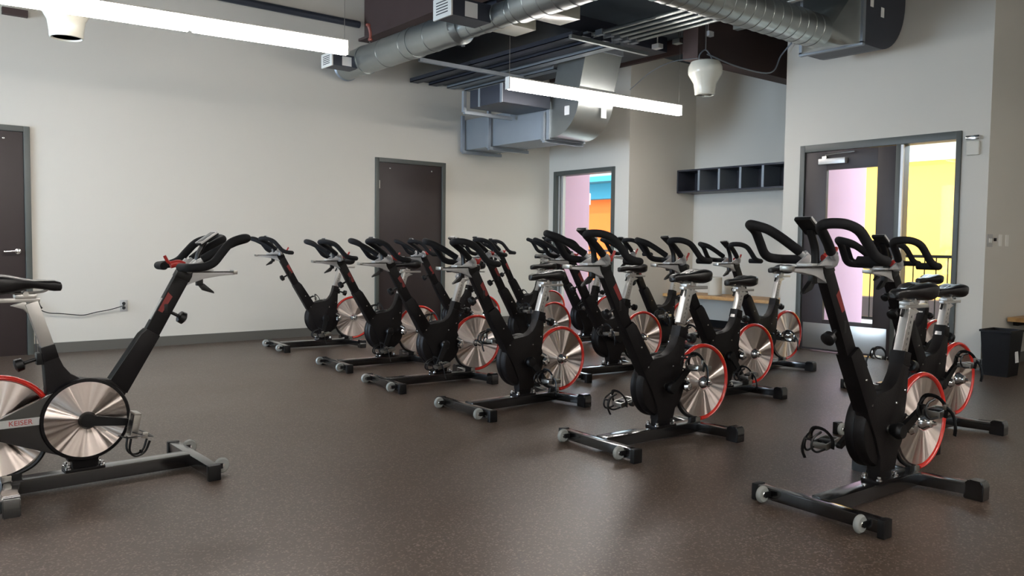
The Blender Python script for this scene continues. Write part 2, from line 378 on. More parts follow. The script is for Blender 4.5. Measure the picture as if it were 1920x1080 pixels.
# double unit: leaf with lite + sidelight (right wall)
r = bpy.data.objects.new('door_4', None); COL.objects.link(r); r.location = (XD, 4.081, 0); struct(r)
y = lambda v: v-4.081
mb = MB(); Z4 = 2.205
mb.box(-0.02, 0.16, y(4.85), y(4.906), 0, Z4, 0.003); mb.box(-0.02, 0.16, y(3.256), y(3.302), 0, Z4, 0.003); mb.box(-0.02, 0.16, y(3.302), y(4.85), Z4-0.075, Z4, 0.003)
mb.box(-0.02, 0.16, y(3.81), y(3.86), 0, Z4-0.075, 0.003); mb.box(0.02, 0.12, y(3.302), y(3.81), 0.0, 0.10, 0.003)
mb.build('door_frame', m_frame, r)
MB().box(-0.024, -0.0, y(3.785), y(3.81), 0.05, Z4-0.08).build('door_stop', m_alup, r)
MB().box(0.05, 0.058, y(3.302), y(3.79), 0.10, Z4-0.075).build('sidelight_glass', m_glass, r)
lf = MB(); a0, a1 = y(3.865), y(4.845); g0, g1, gz0, gz1 = y(4.05), y(4.60), 0.34, 1.93
lf.box(0.0, 0.045, a0, g0, 0.002, Z4-0.08, 0.002); lf.box(0.0, 0.045, g1, a1, 0.01, Z4-0.08, 0.002); lf.box(0.0, 0.045, g0, g1, 0.01, gz0, 0.002); lf.box(0.0, 0.045, g0, g1, gz1, Z4-0.08, 0.002)
lf.build('door_leaf', m_door, r)
MB().box(0.02, 0.026, g0, g1, gz0, gz1).build('door_glass', m_glass, r)
MB().box(-0.004, 0.0, y(3.90), y(4.82), 0.03, 0.30, 0.001).build('kick_plate', m_steel, r)
cl = MB().box(-0.055, 0.0, y(4.37), y(4.67), 1.985, 2.045, 0.006).build('door_closer', m_alup, r)
MB().tube([(-0.03, y(4.60), 2.052), (-0.03, y(4.60), 2.085), (-0.06, y(4.45), 2.09), (-0.03, y(4.28), 2.10)], 0.008, seg=8, smooth=False).box(-0.05, -0.01, y(4.63), y(4.58), 2.045, 2.07).build('closer_arm', m_steel, cl)

# ------------------------------------------------------------------ outside the doors
struct(box1('ground_outside', m_conc, 7.8, 30, -8, 26, -0.16, -0.02))
o = box1('pink_wall', m_pink, XD+0.15, 9.17, 4.80, 4.955, -0.02, 3.4); tag(o, 'pink wall seen through the glazed leaf of the door on the right', 'wall')
o = box1('pink_wall', m_pink, XM+0.16, 8.46, 8.70, 8.84, -0.02, 3.4); tag(o, 'pink wall seen through the doorway behind the middle bikes', 'wall')
o = MB().box(14.0, 14.3, 9.0, 24, -0.02, 2.60).build('orange_wall', m_orange); tag(o, 'orange wall across the courtyard seen through the middle doorway', 'wall')
o = MB().box(14.0, 14.3, -2, 9.0, -0.02, 2.60).build('orange_wall_sunlit', m_orange_sunlit); tag(o, 'bright yellow wall outside the sidelight of the door on the right', 'wall')
o = MB().box(13.7, 13.99, 9.0, 24, 2.22, 2.58).box(13.2, 13.99, 9.0, 24, 2.58, 2.70).build('teal_fascia', m_teal); tag(o, 'teal painted fascia above the orange wall outside', 'fascia')
o = MB().box(13.5, 14.3, -2, 24, 2.95, 3.05).box(14.0, 14.3, -2, 24, 2.60, 2.95).build('canopy', m_white); tag(o, 'white canopy soffit above the teal fascia outside', 'canopy')
rail = thing('railing', 'dark metal railing with thin upright bars outside the doorways', 'railing', (11.0, 8, 0))
MB().box(-0.02, 0.02, -6, 8, 0.99, 1.03).box(-0.015, 0.015, -6, 8, 0.12, 0.15).build('top_rail', m_blk, rail)
bar0 = MB().box(-0.006, 0.006, -0.006, 0.006, 0.12, 1.0).build('bar', m_blk, rail); bar0.location = (0, -5.9, 0)
for k in range(1, 94): c = bar0.copy(); COL.objects.link(c); c.parent = rail; c.location = (0, -5.9+k*0.148, 0)
post0 = MB().box(-0.025, 0.025, -0.025, 0.025, -0.02, 1.02).build('post', m_blk, rail); post0.location = (0, -5.95, 0)
for k in range(1, 8): c = post0.copy(); COL.objects.link(c); c.parent = rail; c.location = (0, -5.95+k*1.95, 0)
o = box1('planter_kerb', m_brown, 12.4, 12.7, -2, 24, -0.02, 0.34); tag(o, 'low brown slatted kerb beyond the railing', 'kerb')
lamp = thing('wall_lantern', 'white cylindrical lamp hanging in front of the orange wall outside', 'lamp', (11.0, 11.4, 1.9))
MB().cyl((0, 0, 0.0), (0, 0, 0.22), 0.09).build('lamp_body', m_alup, lamp); MB().cyl((0, 0, 0.22), (0, 0, 1.15), 0.01, seg=8).build('stem', m_alup, lamp)

# ------------------------------------------------------------------ built-in shelf and benches
sh = thing('cubby_shelf', 'long dark cubby shelf with open square bays mounted high in the recess', 'shelf', (XS, 6.18, 1.835))
mb = MB(); mb.box(-0.38, 0, -1.06, 1.075, 0, 0.022, 0.002); mb.box(-0.38, 0, -1.06, 1.075, 0.29, 0.312, 0.002)
mb.box(-0.02, 0, -1.06, 1.075, 0.0, 0.31); mb.box(-0.38, 0, 1.055, 1.075, 0.0, 0.312, 0.002); mb.box(-0.38, 0, -1.06, -1.04, 0.0, 0.312, 0.002)
mb.build('carcass', m_shelf, sh)
for yy in (6.886, 6.56, 6.23, 5.90, 5.57): MB().box(-0.378, -0.02, yy-6.18-0.016, yy-6.18+0.016, 0.022, 0.29).build('divider', m_galvm, sh)  # paler metal than the carcass puts light on the divider sides into colour
def bench(label, y0, y1):
    t = thing('wall_bench', label, 'bench', (XS, (y0+y1)/2, 0))
    h = (y1-y0)/2
    MB().box(-0.62, -0.0, -h, h, 0.425, 0.465, 0.004).build('bench_top', m_wood, t)
    for k in (-0.975, 0.975): MB().box(-0.5, 0, k*h-0.02, k*h+0.02, 0.38, 0.425).box(-0.04, 0, k*h-0.02, k*h+0.02, 0.15, 0.38).build('bracket', m_blk, t)
bench('pale wooden wall bench under the dark cubby shelf in the recess', 5.11, 7.26)
bench('pale wooden wall bench in the alcove past the waste bin at the right edge', 0.6, 3.0)
o = MB().lathe([(0.0, 0.0), (0.085, 0.0), (0.09, 0.006), (0.09, 0.235), (0.075, 0.243), (0.0, 0.245)], (8.78, 6.62, 0.465), 'Z', 28).build('canister', m_strobe); tag(o, 'plain off-white canister standing on the recess bench', 'canister')

# ------------------------------------------------------------------ ceiling equipment
def spiral_duct(p0, p1, r, step, m, name, parent, ridge=0.004):
    d = (Vector(p1)-Vector(p0)); n = max(2, int(d.length/step)); mb = MB()
    ax = 'Y' if abs(d.y) > abs(d.x) else 'X'
    prof = []; L_ = d.y if ax == 'Y' else d.x
    for k in range(n):
        h0 = L_*k/n; hs = math.copysign(0.008, L_)
        prof += [(r, h0), (r+ridge, h0+hs*0.5), (r, h0+hs)]
    prof.append((r, L_))
    b = bmesh.new(); seg = 40; rings = []
    for (rr, h) in prof:
        ring = []
        for k in range(seg):
            a = 2*PI*k/seg; q = (rr*math.cos(a), h, rr*math.sin(a)) if ax == 'Y' else (h, rr*math.cos(a), rr*math.sin(a))
            ring.append(b.verts.new(Vector(q)+Vector(p0)))
        rings.append(ring)
    for i in range(len(rings)-1):
        for k in range(seg): b.faces.new((rings[i][k], rings[i][(k+1) % seg], rings[i+1][(k+1) % seg], rings[i+1][k]))
    b.faces.new(rings[0]); b.faces.new(rings[-1])
    bmesh.ops.recalc_face_normals(b, faces=b.faces); mb._merge(b, 0)
    return mb.build(name, m, parent)
D1X, D1Z = 4.45, 3.16
d1 = thing('round_duct', 'silver spiral duct stepping down in size with side grilles, running to the left wall', 'air duct', (D1X, 7.0, D1Z))
g = lambda yy: yy-7.0
spiral_duct((0, g(8.66), 0), (0, g(6.35), 0), 0.152, 0.40, m_galv, 'main_pipe', d1)
spiral_duct((0.012, g(6.35), -0.02), (0.012, g(5.2), -0.02), 0.108, 0.17, m_galv, 'narrow_pipe', d1)
spiral_duct((0.0, g(5.45), 0.0), (0.0, g(1.0), 0.0), 0.152, 0.17, m_galv, 'near_pipe', d1)
MB().lathe([(0.152, 0.05), (0.168, 0.048), (0.168, 0.0), (0.152, -0.01), (0.118, -0.05), (0.105, -0.05)], (0, g(6.35), 0), 'Y', 40).build('reducer', m_galv, d1)
MB().lathe([(0.152, 0.0), (0.165, 0.02), (0.150, 0.04), (0.0, 0.045)], (0, g(8.66), 0), 'Y', 36).build('end_cap', m_galvm, d1)
for yy in (7.15, 8.2): MB().lathe([(0.156, -0.03), (0.160, -0.03), (0.160, 0.03), (0.156, 0.03)], (0, g(yy), 0), 'Y', 40).build('joint_band', m_galv, d1)
def grille_boot(parent, yc, side, zc, w_, h_, reach, m_body):
    sx = -1 if side < 0 else 1
    bt = MB().box(sx*0.08, sx*reach, yc-w_/2+0.02, yc+w_/2-0.02, zc-h_/2+0.012, zc+h_/2-0.012).build('grille_box', m_body, parent)
    gr = MB().box(sx*reach, sx*(reach+0.018), yc-w_/2, yc+w_/2, zc-h_/2, zc+h_/2, 0.003).build('grille_face', m_white, bt)
    sl = MB()
    for k in range(5): zz = zc-h_*0.27+k*h_*0.135; sl.box(sx*(reach+0.0175), sx*(reach+0.0195), yc-w_*0.32, yc+w_*0.32, zz-0.004, zz+0.004)
    sl.build('grille_slots', m_slot, bt)
    MB().box(sx*(reach*0.45), sx*(reach*0.72), yc-w_/2+0.0195, yc-w_/2+0.0205, zc-h_/2+0.02, zc+h_/2-0.03).build('paper_tag', m_tag, bt)
grille_boot(d1, g(8.3), -1, -0.05, 0.26, 0.15, 0.42, m_ductdark)
grille_boot(d1, g(5.90), -1, -0.02, 0.28, 0.18, 0.50, m_ductdark)
MB().box(0.08, 0.38, g(5.70), g(6.00), -0.10, 0.06, 0.006).build('grille_box', m_cream, d1)
MB().box(0.12, 0.44, g(5.18), g(5.44), -0.10, 0.02, 0.006).build('grille_box', m_cream, d1)
MB().prism([(0.14, 0.0), (0.20, 0.0), (0.24, -0.1), (0.22, -0.1)], g(6.62), g(6.65)).build('hanger_clip', m_galvm, d1)

# duct along X with square elbow box on the right wall
DY, DZ = 4.07, 3.07
d2 = thing('round_duct', 'silver spiral duct tapering into a dark square elbow on the right wall', 'air duct', (5.5, DY, DZ))
spiral_duct((-0.89, 0, 0), (1.30, 0, 0), 0.150, 0.125, m_galv, 'pipe', d2)
# round to square transition
b = bmesh.new(); seg = 32; ra = []; rb = []
bx = 1.62; hy0, hy1, hz0, hz1 = 3.82-DY, 4.42-DY, 2.975-DZ, 3.56-DZ
for k in range(seg):
    a = 2*PI*k/seg; c, s_ = math.cos(a), math.sin(a)
    ra.append(b.verts.new((1.30, 0.15*c, 0.15*s_)))
    q = k//(seg//4); cy = hy1 if q in (0, 3) else hy0; cz = hz1 if q in (0, 1) else hz0
    rb.append(b.verts.new((bx, cy, cz)))
for k in range(seg):
    try: b.faces.new((ra[k], ra[(k+1) % seg], rb[(k+1) % seg], rb[k]))
    except ValueError: pass
bmesh.ops.remove_doubles(b, verts=b.verts, dist=1e-5); bmesh.ops.recalc_face_normals(b, faces=b.faces)
MB()._merge(b, 0).build('transition', m_galv, d2, ang=15)
MB().box(bx-0.015, bx+0.03, hy0-0.02, hy1+0.02, hz0-0.02, hz0+0.012).box(bx-0.015, bx+0.03, hy0-0.02, hy0+0.012, hz0, hz1).box(bx-0.015, bx+0.03, hy1-0.012, hy1+0.02, hz0, hz1).build('flange', m_galvm, d2)
prof = [(bx+0.03, hz0), (1.95, hz0)]
for k in range(0, 13):
    a = -PI/2+k*(PI/2)/12; prof.append((1.95+0.48*math.cos(a), hz0+0.50+0.50*math.sin(a)))
prof += [(2.43, 0.545), (bx+0.03, 0.545)]
MB().prism(prof, hy0, hy1).build('elbow', m_ductdark, d2)
MB().box(1.96, 2.02, hy0-0.002, hy0-0.0005, 0.20, 0.29).build('paper_tag', m_tag, d2)
MB().box(1.76, 1.82, hy0-0.002, hy0-0.0005, 0.26, 0.42).build('paper_tag', m_tag, d2)

# rectangular duct out of the left wall, elbow up
d3 = thing('rectangular_duct', 'grey rectangular duct leaving the left wall and turning up at a curved elbow', 'air duct', (6.47, 7.8, 2.53))
yy = lambda v: v-7.8
MB().box(-0.27, 0.27, yy(7.06), yy(8.82), -0.19, 0.20, 0.002).build('duct_run', m_galvm, d3)
pr = [(yy(7.06), -0.19)]
for k in range(0, 13):
    a = -PI/2-k*(PI/2)/12; pr.append((yy(7.0)+0.44*math.cos(a)*1.0, -0.19+0.45+0.45*math.sin(a)))
pr += [(yy(7.0)-0.44, 0.32), (yy(7.06), 0.32)]
b = bmesh.new(); vs = [b.verts.new((-0.27, p[0], p[1])) for p in pr]; f = b.faces.new(vs)
rr_ = bmesh.ops.extrude_face_region(b, geom=[f]); bmesh.ops.translate(b, vec=(0.54, 0, 0), verts=[e for e in rr_['geom'] if isinstance(e, bmesh.types.BMVert)])
bmesh.ops.recalc_face_normals(b, faces=b.faces)
MB()._merge(b, 0).build('elbow', m_galv, d3)
rz_ = MB()
q0 = [(-0.27, yy(6.56), 0.32), (0.27, yy(6.56), 0.32), (0.27, yy(7.0), 0.32), (-0.27, yy(7.0), 0.32)]
q1 = [(-0.27, yy(6.46), 0.72), (0.29, yy(6.46), 0.72), (0.29, yy(6.9), 0.72), (-0.27, yy(6.9), 0.72)]
rz_.loft([q0, q1]); rz_.build('riser', m_galv, d3)
MB().box(-0.28, 0.29, yy(6.44), yy(6.92), 0.72, 0.905).build('riser_collar', m_galvm, d3)
MB().box(-0.285, 0.285, yy(6.545), yy(7.01), 0.31, 0.33).build('seam', m_galv, d3)
MB().box(-0.29, 0.29, yy(7.04), yy(7.09), -0.21, 0.22).build('flange', m_galvm, d3)
MB().box(-0.2715, -0.2705, yy(6.72), yy(6.80), 0.04, 0.14).build('paper_tag', m_tag, d3)
MB().box(0.07, 0.15, yy(6.555), yy(6.559), 0.02, 0.13).build('paper_tag', m_tag, d3)
MB().box(0.13, 0.22, yy(6.53), yy(6.534), 0.49, 0.60).build('paper_tag', m_tag, d3)
def trapeze(x0, x1, yv, z0, z1, label):
    t = thing('duct_hanger', label, 'hanger', (x0, yv, z0))
    MB().box(0, x1-x0, -0.022, 0.022, 0, 0.04, 0.002).build('strut', m_galvm, t)
    MB().box(-0.02, 0.02, -0.02, 0.02, 0.02, z1-z0).build('rod', m_galvm, t)
    MB().cyl((x1-x0-0.015, 0, 0.0), (x1-x0-0.015, 0, z1-z0), 0.006, seg=8).build('rod', m_galvm, t)
trapeze(6.15, 6.79, 8.72, 2.29, 2.78, 'steel trapeze hanger under the rectangular duct, nearest the left wall')
trapeze(6.15, 6.79, 8.15, 2.29, 2.78, 'steel trapeze hanger under the middle of the rectangular duct')
trapeze(6.165, 6.79, 7.12, 2.29, 2.64, 'steel trapeze hanger at the elbow of the rectangular duct')
trapeze(5.42, 6.12, 7.66, 2.60, 2.86, 'steel trapeze hanger under the dark box duct')
d4 = thing('box_duct', 'dark blue-grey box duct above the rectangular duct elbow', 'air duct', (5.81, 7.3, 2.66))
MB().box(-0.35, 0.35, -0.30, 0.30, 0.0, 0.20, 0.003).build('duct_body', m_ductdark, d4)
MB().box(-0.36, -0.35, -0.31, -0.27, -0.005, 0.203).box(-0.36, -0.35, 0.10, 0.13, -0.005, 0.203).build('flange', m_galvm, d4)
# long steel channels under the deck
for k in range(7):
    x = 5.45+k*0.14; ya = 5.82 if x < 6.1 else 7.03
    mb = MB().box(-0.06, 0.06, ya, 8.80, 0, 0.008).box(-0.06, -0.052, ya, 8.80, 0, 0.05).box(0.052, 0.06, ya, 8.80, 0, 0.05)
    o = mb.build('steel_channel', m_galvm if k > 3 else m_ductdark); o.location = (x, 0, 3.125+(k % 2)*0.03)
    tag(o, 'long steel channel in the bundle hung under the dark deck', 'steel channel', 'steel channels bundled under the deck')
o = box1('channel_support', m_galvm, 4.72, 6.18, 7.50, 7.54, 3.07, 3.11); tag(o, 'dark cross strut carrying the far end of the channel bundle', 'strut')
o = MB().box(5.33, 6.42, 5.76, 5.80, 3.09, 3.125).build('channel_support', m_galv); tag(o, 'riveted cross strut at the near end of the channel bundle', 'strut')
o = box1('soffit_duct', m_ductdark, 5.00, 7.60, 6.52, 8.82, 3.44, 3.615); tag(o, 'wide dark flat duct tight under the deck by the left wall', 'air duct')
for k in range(5):
    x = 6.30+k*0.135
    t = thing('conduit', 'straight metal conduit in the upper row above the second light', 'conduit', (x, 4.8, 3.42), group='conduits in the upper row')
    MB().cyl((0, -2.2, 0), (0, 1.65, 0), 0.022, seg=12).build('pipe', m_galv, t)
    MB().box(-0.03, 0.03, 1.50, 1.60, -0.03, 0.03).build('fitting', m_galvm, t)
for k, (yy_) in enumerate((6.2, 5.9, 5.5, 5.1)):
    o = MB().box(7.02, 7.10, yy_-0.05, yy_+0.05, 3.34, 3.39).box(7.055, 7.065, yy_-0.005, yy_+0.005, 3.39, 3.62).build('junction_box', m_tag if k % 2 == 0 else m_galv); tag(o, 'small bright junction box beside the upper conduits', 'junction box', 'junction boxes beside the upper conduits')
# girders
gd = thing('steel_girder', 'brown primed steel girder above the round duct', 'girder', (4.78, 4.0, 3.52))
MB().box(-0.10, 0.10, -4, 4.82, 0, 0.03).box(-0.02, 0.02, -4, 4.82, 0.03, 0.75).build('girder_body', m_brown, gd)
sp = thing('sprinkler_head', 'orange-red sprinkler fitting hanging at the end of the brown girder', 'sprinkler', (4.50, 8.2, 3.38))
sp.scale = (0.7, 0.7, 0.7)
MB().tube([(-0.05, 0, 0.26), (-0.02, 0, 0.20), (0.0, 0, 0.12), (0.0, 0, 0.03)], 0.025, seg=10).lathe([(0.0, 0.0), (0.035, 0.0), (0.038, 0.03), (0.02, 0.05)], (0, 0, 0.0), 'Z', 14).lathe([(0.034, -0.02), (0.042, 0.0), (0.034, 0.02)], (-0.04, 0, 0.24), 'Z', 14).build('pipe', m_rust, sp)
MB().lathe([(0.0, -0.03), (0.02, -0.03), (0.012, 0.0), (0.0, 0.0)], (0, 0, 0.0), 'Z', 12).build('nozzle', m_chrome, sp)
o = MB().cyl((-2.9, 8.76, 3.70), (4.66, 8.76, 3.70), 0.04, seg=14).build('wall_pipe', m_ductdark); tag(o, 'blue-grey pipe running high along the left wall to the girder', 'pipe')
bb = box1('steel_beam', m_brown, 6.9, 9.1, 5.50, 5.70, 3.10, 3.61); tag(bb, 'dark brown beam over the recess with the cubby shelf', 'beam')
bb = box1('steel_beam', m_brown, 7.72, 7.77, 5.71, 8.80, 3.43, 3.61); tag(bb, 'slim brown beam along the top of the far wall', 'beam')
o = box1('wall_bracket', m_brown, 1.03, 1.235, YL-0.06, YL, 3.165, 3.225); tag(o, 'small brown block high on the left wall above the left door', 'bracket')

# ------------------------------------------------------------------ linear lights
def linear_light(label, a, b_, ztop_wire, nseg):
    a = Vector(a); b_ = Vector(b_); L_ = (b_-a).length; ang = math.atan2(b_.y-a.y, b_.x-a.x)
    t = thing('linear_light', label, 'ceiling light', a, ang)
    for k in range(nseg):
        x0 = L_*k/nseg+0.004; x1 = L_*(k+1)/nseg-0.004
        MB().box(x0, x1, -0.030, 0.030, 0.016, 0.108, 0.002).box(x0+0.012, x1-0.012, -0.026, 0.026, 0.0, 0.012, 0.004, 1).build('diffuser', [m_glow, m_glowb], t)
    MB().box(0.0, L_, -0.034, 0.034, 0.108, 0.118).box(0.002, L_-0.002, -0.031, 0.031, 0.0125, 0.0155).box(-0.006, 0.004, -0.034, 0.034, 0.0, 0.118).box(L_-0.004, L_+0.006, -0.034, 0.034, 0.0, 0.118).build('housing', m_white, t)
    for x in (0.02, L_-0.02): MB().cyl((x, 0, 0.118), (x, 0, ztop_wire-a.z), 0.0025, seg=6).build('suspension_wire', m_steel, t)
    return t
linear_light('long glowing linear light hanging at upper left in three sections', (-0.52, 6.30, 2.62), (3.08, 6.00, 2.60), 4.29, 3)
linear_light('shorter glowing linear light hanging in front of the grey ducts', (4.84, 6.12, 2.59), (7.26, 6.02, 2.59), 3.515, 1)
linear_light('added unseen linear light behind the camera', (-2.2, 1.2, 2.62), (1.4, 1.2, 2.62), 4.29, 3)  # unseen fixture, added to brighten floor and walls
linear_light('added linear light brightening the alcove side of the studio, out of frame', (3.4, -0.9, 2.62), (7.0, -0.9, 2.62), 3.6, 3)  # out-of-frame fixture, added because the alcove wall came out too dark
linear_light('added unseen linear light behind the camera near the back wall', (0.5, -2.0, 2.62), (4.5, -2.0, 2.62), 4.29, 3)  # second unseen fixture added behind the view for overall brightness

# ------------------------------------------------------------------ destratification fans
def pear_fan(label, loc, nozzle, top, hgt, twin):
    t = thing('pear_fan', label, 'ceiling fan', loc)
    pr = [(nozzle*0.86, 0.012), (nozzle*0.92, 0.0), (nozzle, 0.004), (nozzle*1.02, hgt*0.12), (nozzle*1.12, hgt*0.32), (top*0.98, hgt*0.58), (top*1.02, hgt*0.66), (top, hgt*0.80), (top*0.86, hgt*0.94), (top*0.5, hgt)]
    MB().lathe(pr, (0, 0, 0), 'Z', 40).build('fan_body', m_cream, t)
    MB().lathe([(0.0, 0.02), (nozzle*0.9, 0.02), (nozzle*0.9, 0.012)], (0, 0, 0), 'Z', 32).build('fan_outlet', m_ductdark if not twin else m_slot, t)
    if twin: MB().box(-nozzle, nozzle, -0.008, 0.008, -0.002, 0.02).tube([(nozzle*0.9*math.cos(a), nozzle*0.9*math.sin(a), 0.0) for a in [2*PI*k/16 for k in range(16)]], 0.006, seg=6, closed=True, smooth=False).build('outlet_ring', m_cream, t)
    MB().tube([(-top*0.6, 0, hgt*0.92), (-top*0.55, 0, hgt*1.12), (0, 0, hgt*1.3), (top*0.55, 0, hgt*1.12), (top*0.6, 0, hgt*0.92)], 0.007, seg=8).build('hanging_bracket', m_galvm, t)
    return t
f1 = pear_fan('cream pear-shaped fan with two outlets hanging in front of the recess', (6.93, 5.42, 2.70), 0.105, 0.175, 0.36, True)
MB().cyl((0, 0, 0.46), (0, 0, 0.92), 0.006, seg=8).build('chain', m_steel, f1)
f2 = pear_fan('cream fan nozzle hanging behind the long light at upper left', (1.29, 7.30, 2.70), 0.122, 0.20, 0.42, False)
MB().cyl((0, 0, 0.54), (0, 0, 1.60), 0.006, seg=8).build('chain', m_steel, f2)
o = MB().tube([(6.93, 5.40, 3.12), (7.35, 5.30, 3.03), (7.75, 5.18, 3.01), (7.85, 5.12, 3.2), (7.9, 5.0, 3.35)], 0.008, seg=6).build('electric_cable', m_galvm); tag(o, 'grey cable looping from the hanging fan to the right wall', 'cable')
o = MB().tube([(6.80, 5.42, 3.06), (6.62, 5.6, 3.03), (6.45, 5.75, 2.92), (6.3, 5.9, 2.74)], 0.005, seg=6).build('electric_cable', m_galvm); tag(o, 'thin pale wire drooping from the hanging fan towards the light', 'cable')

# ------------------------------------------------------------------ wall fittings
ot = thing('power_outlet', 'grey steel power outlet low on the left wall', 'outlet', (2.035, YL, 0.437))
MB().box(-0.036, 0.036, -0.006, 0, -0.058, 0.058, 0.003).build('cover_plate', m_alup, ot)
MB().lathe([(0.0, -0.009), (0.016, -0.009), (0.017, -0.005)], (0, 0, 0.022), 'Y', 16).lathe([(0.0, -0.009), (0.016, -0.009), (0.017, -0.005)], (0, 0, -0.022), 'Y', 16).build('socket', m_slot, ot)
cb = MB().tube([(2.03, YL-0.012, 0.445), (2.02, YL-0.05, 0.44), (1.90, YL-0.04, 0.405), (1.78, YL-0.035, 0.385), (1.66, YL-0.035, 0.36), (1.56, YL-0.035, 0.37), (1.45, YL-0.035, 0.385), (1.36, YL-0.035, 0.395), (1.29, YL-0.03, 0.43), (1.25, YL-0.03, 0.5), (1.248, YL-0.03, 0.2), (1.25, YL-0.03, 0.01)], 0.0045, seg=6).build('wall_cable', m_knob); tag(cb, 'thin black cord hanging along the left wall from the outlet', 'cord')
sw = thing('light_switch', 'grey steel switch plate on the corner right of the double door', 'switch', (8.04, 3.02, 1.19))
MB().box(-0.06, 0.06, -0.006, 0, -0.058, 0.058, 0.003).build('cover_plate', m_alup, sw); MB().box(-0.032, -0.014, -0.012, -0.006, -0.02, 0.02).box(0.014, 0.032, -0.012, -0.006, -0.02, 0.02).build('toggle', m_white, sw)
o = MB().box(8.24, 8.31, 3.012, 3.02, 1.14, 1.25, 0.003).build('wall_plate', m_white); tag(o, 'small white blank plate right of the switch, nearer it', 'wall plate')
o = MB().box(8.40, 8.47, 3.012, 3.02, 1.14, 1.25, 0.003).build('wall_plate', m_white); tag(o, 'small white blank plate right of the switch, farther from it', 'wall plate')
o = MB().box(8.135, 8.155, 3.0, 3.02, 1.185, 1.215, 0.003).build('sensor_button', m_knob); tag(o, 'tiny black button beside the switch plate', 'button')
st = thing('fire_strobe', 'off-white fire strobe with a chrome lens right of the double door', 'alarm', (XD, 3.15, 1.97))
MB().box(-0.035, 0, -0.055, 0.055, 0, 0.13, 0.012).build('body', m_strobe, st); MB().box(-0.05, 0, -0.06, 0.06, 0.14, 0.18, 0.01).build('strobe_lens', m_chrome, st)

# ------------------------------------------------------------------ waste bin
bn = thing('waste_bin', 'black tapered waste bin standing by the corner right of the double door', 'bin', (7.81, 2.80, 0))
def sq(h, z, rx=1.0): return [(-h, -h*rx, z), (h, -h*rx, z), (h, h*rx, z), (-h, h*rx, z)]
MB().loft([sq(0.115, 0, 0.85), sq(0.142, 0.385, 0.85), sq(0.152, 0.387, 0.85), sq(0.152, 0.405, 0.85), sq(0.134, 0.405, 0.85), sq(0.108, 0.02, 0.85)]).build('bin_body', m_bin, bn)
xf = Matrix.Translation((-0.02, -0.107, 0.19)) @ Matrix.Rotation(math.radians(-5), 4, 'X')
MB().box(0.02, 0.09, -0.006, -0.003, -0.07, 0.07, xf=xf).build('paper_label', m_tag, bn)

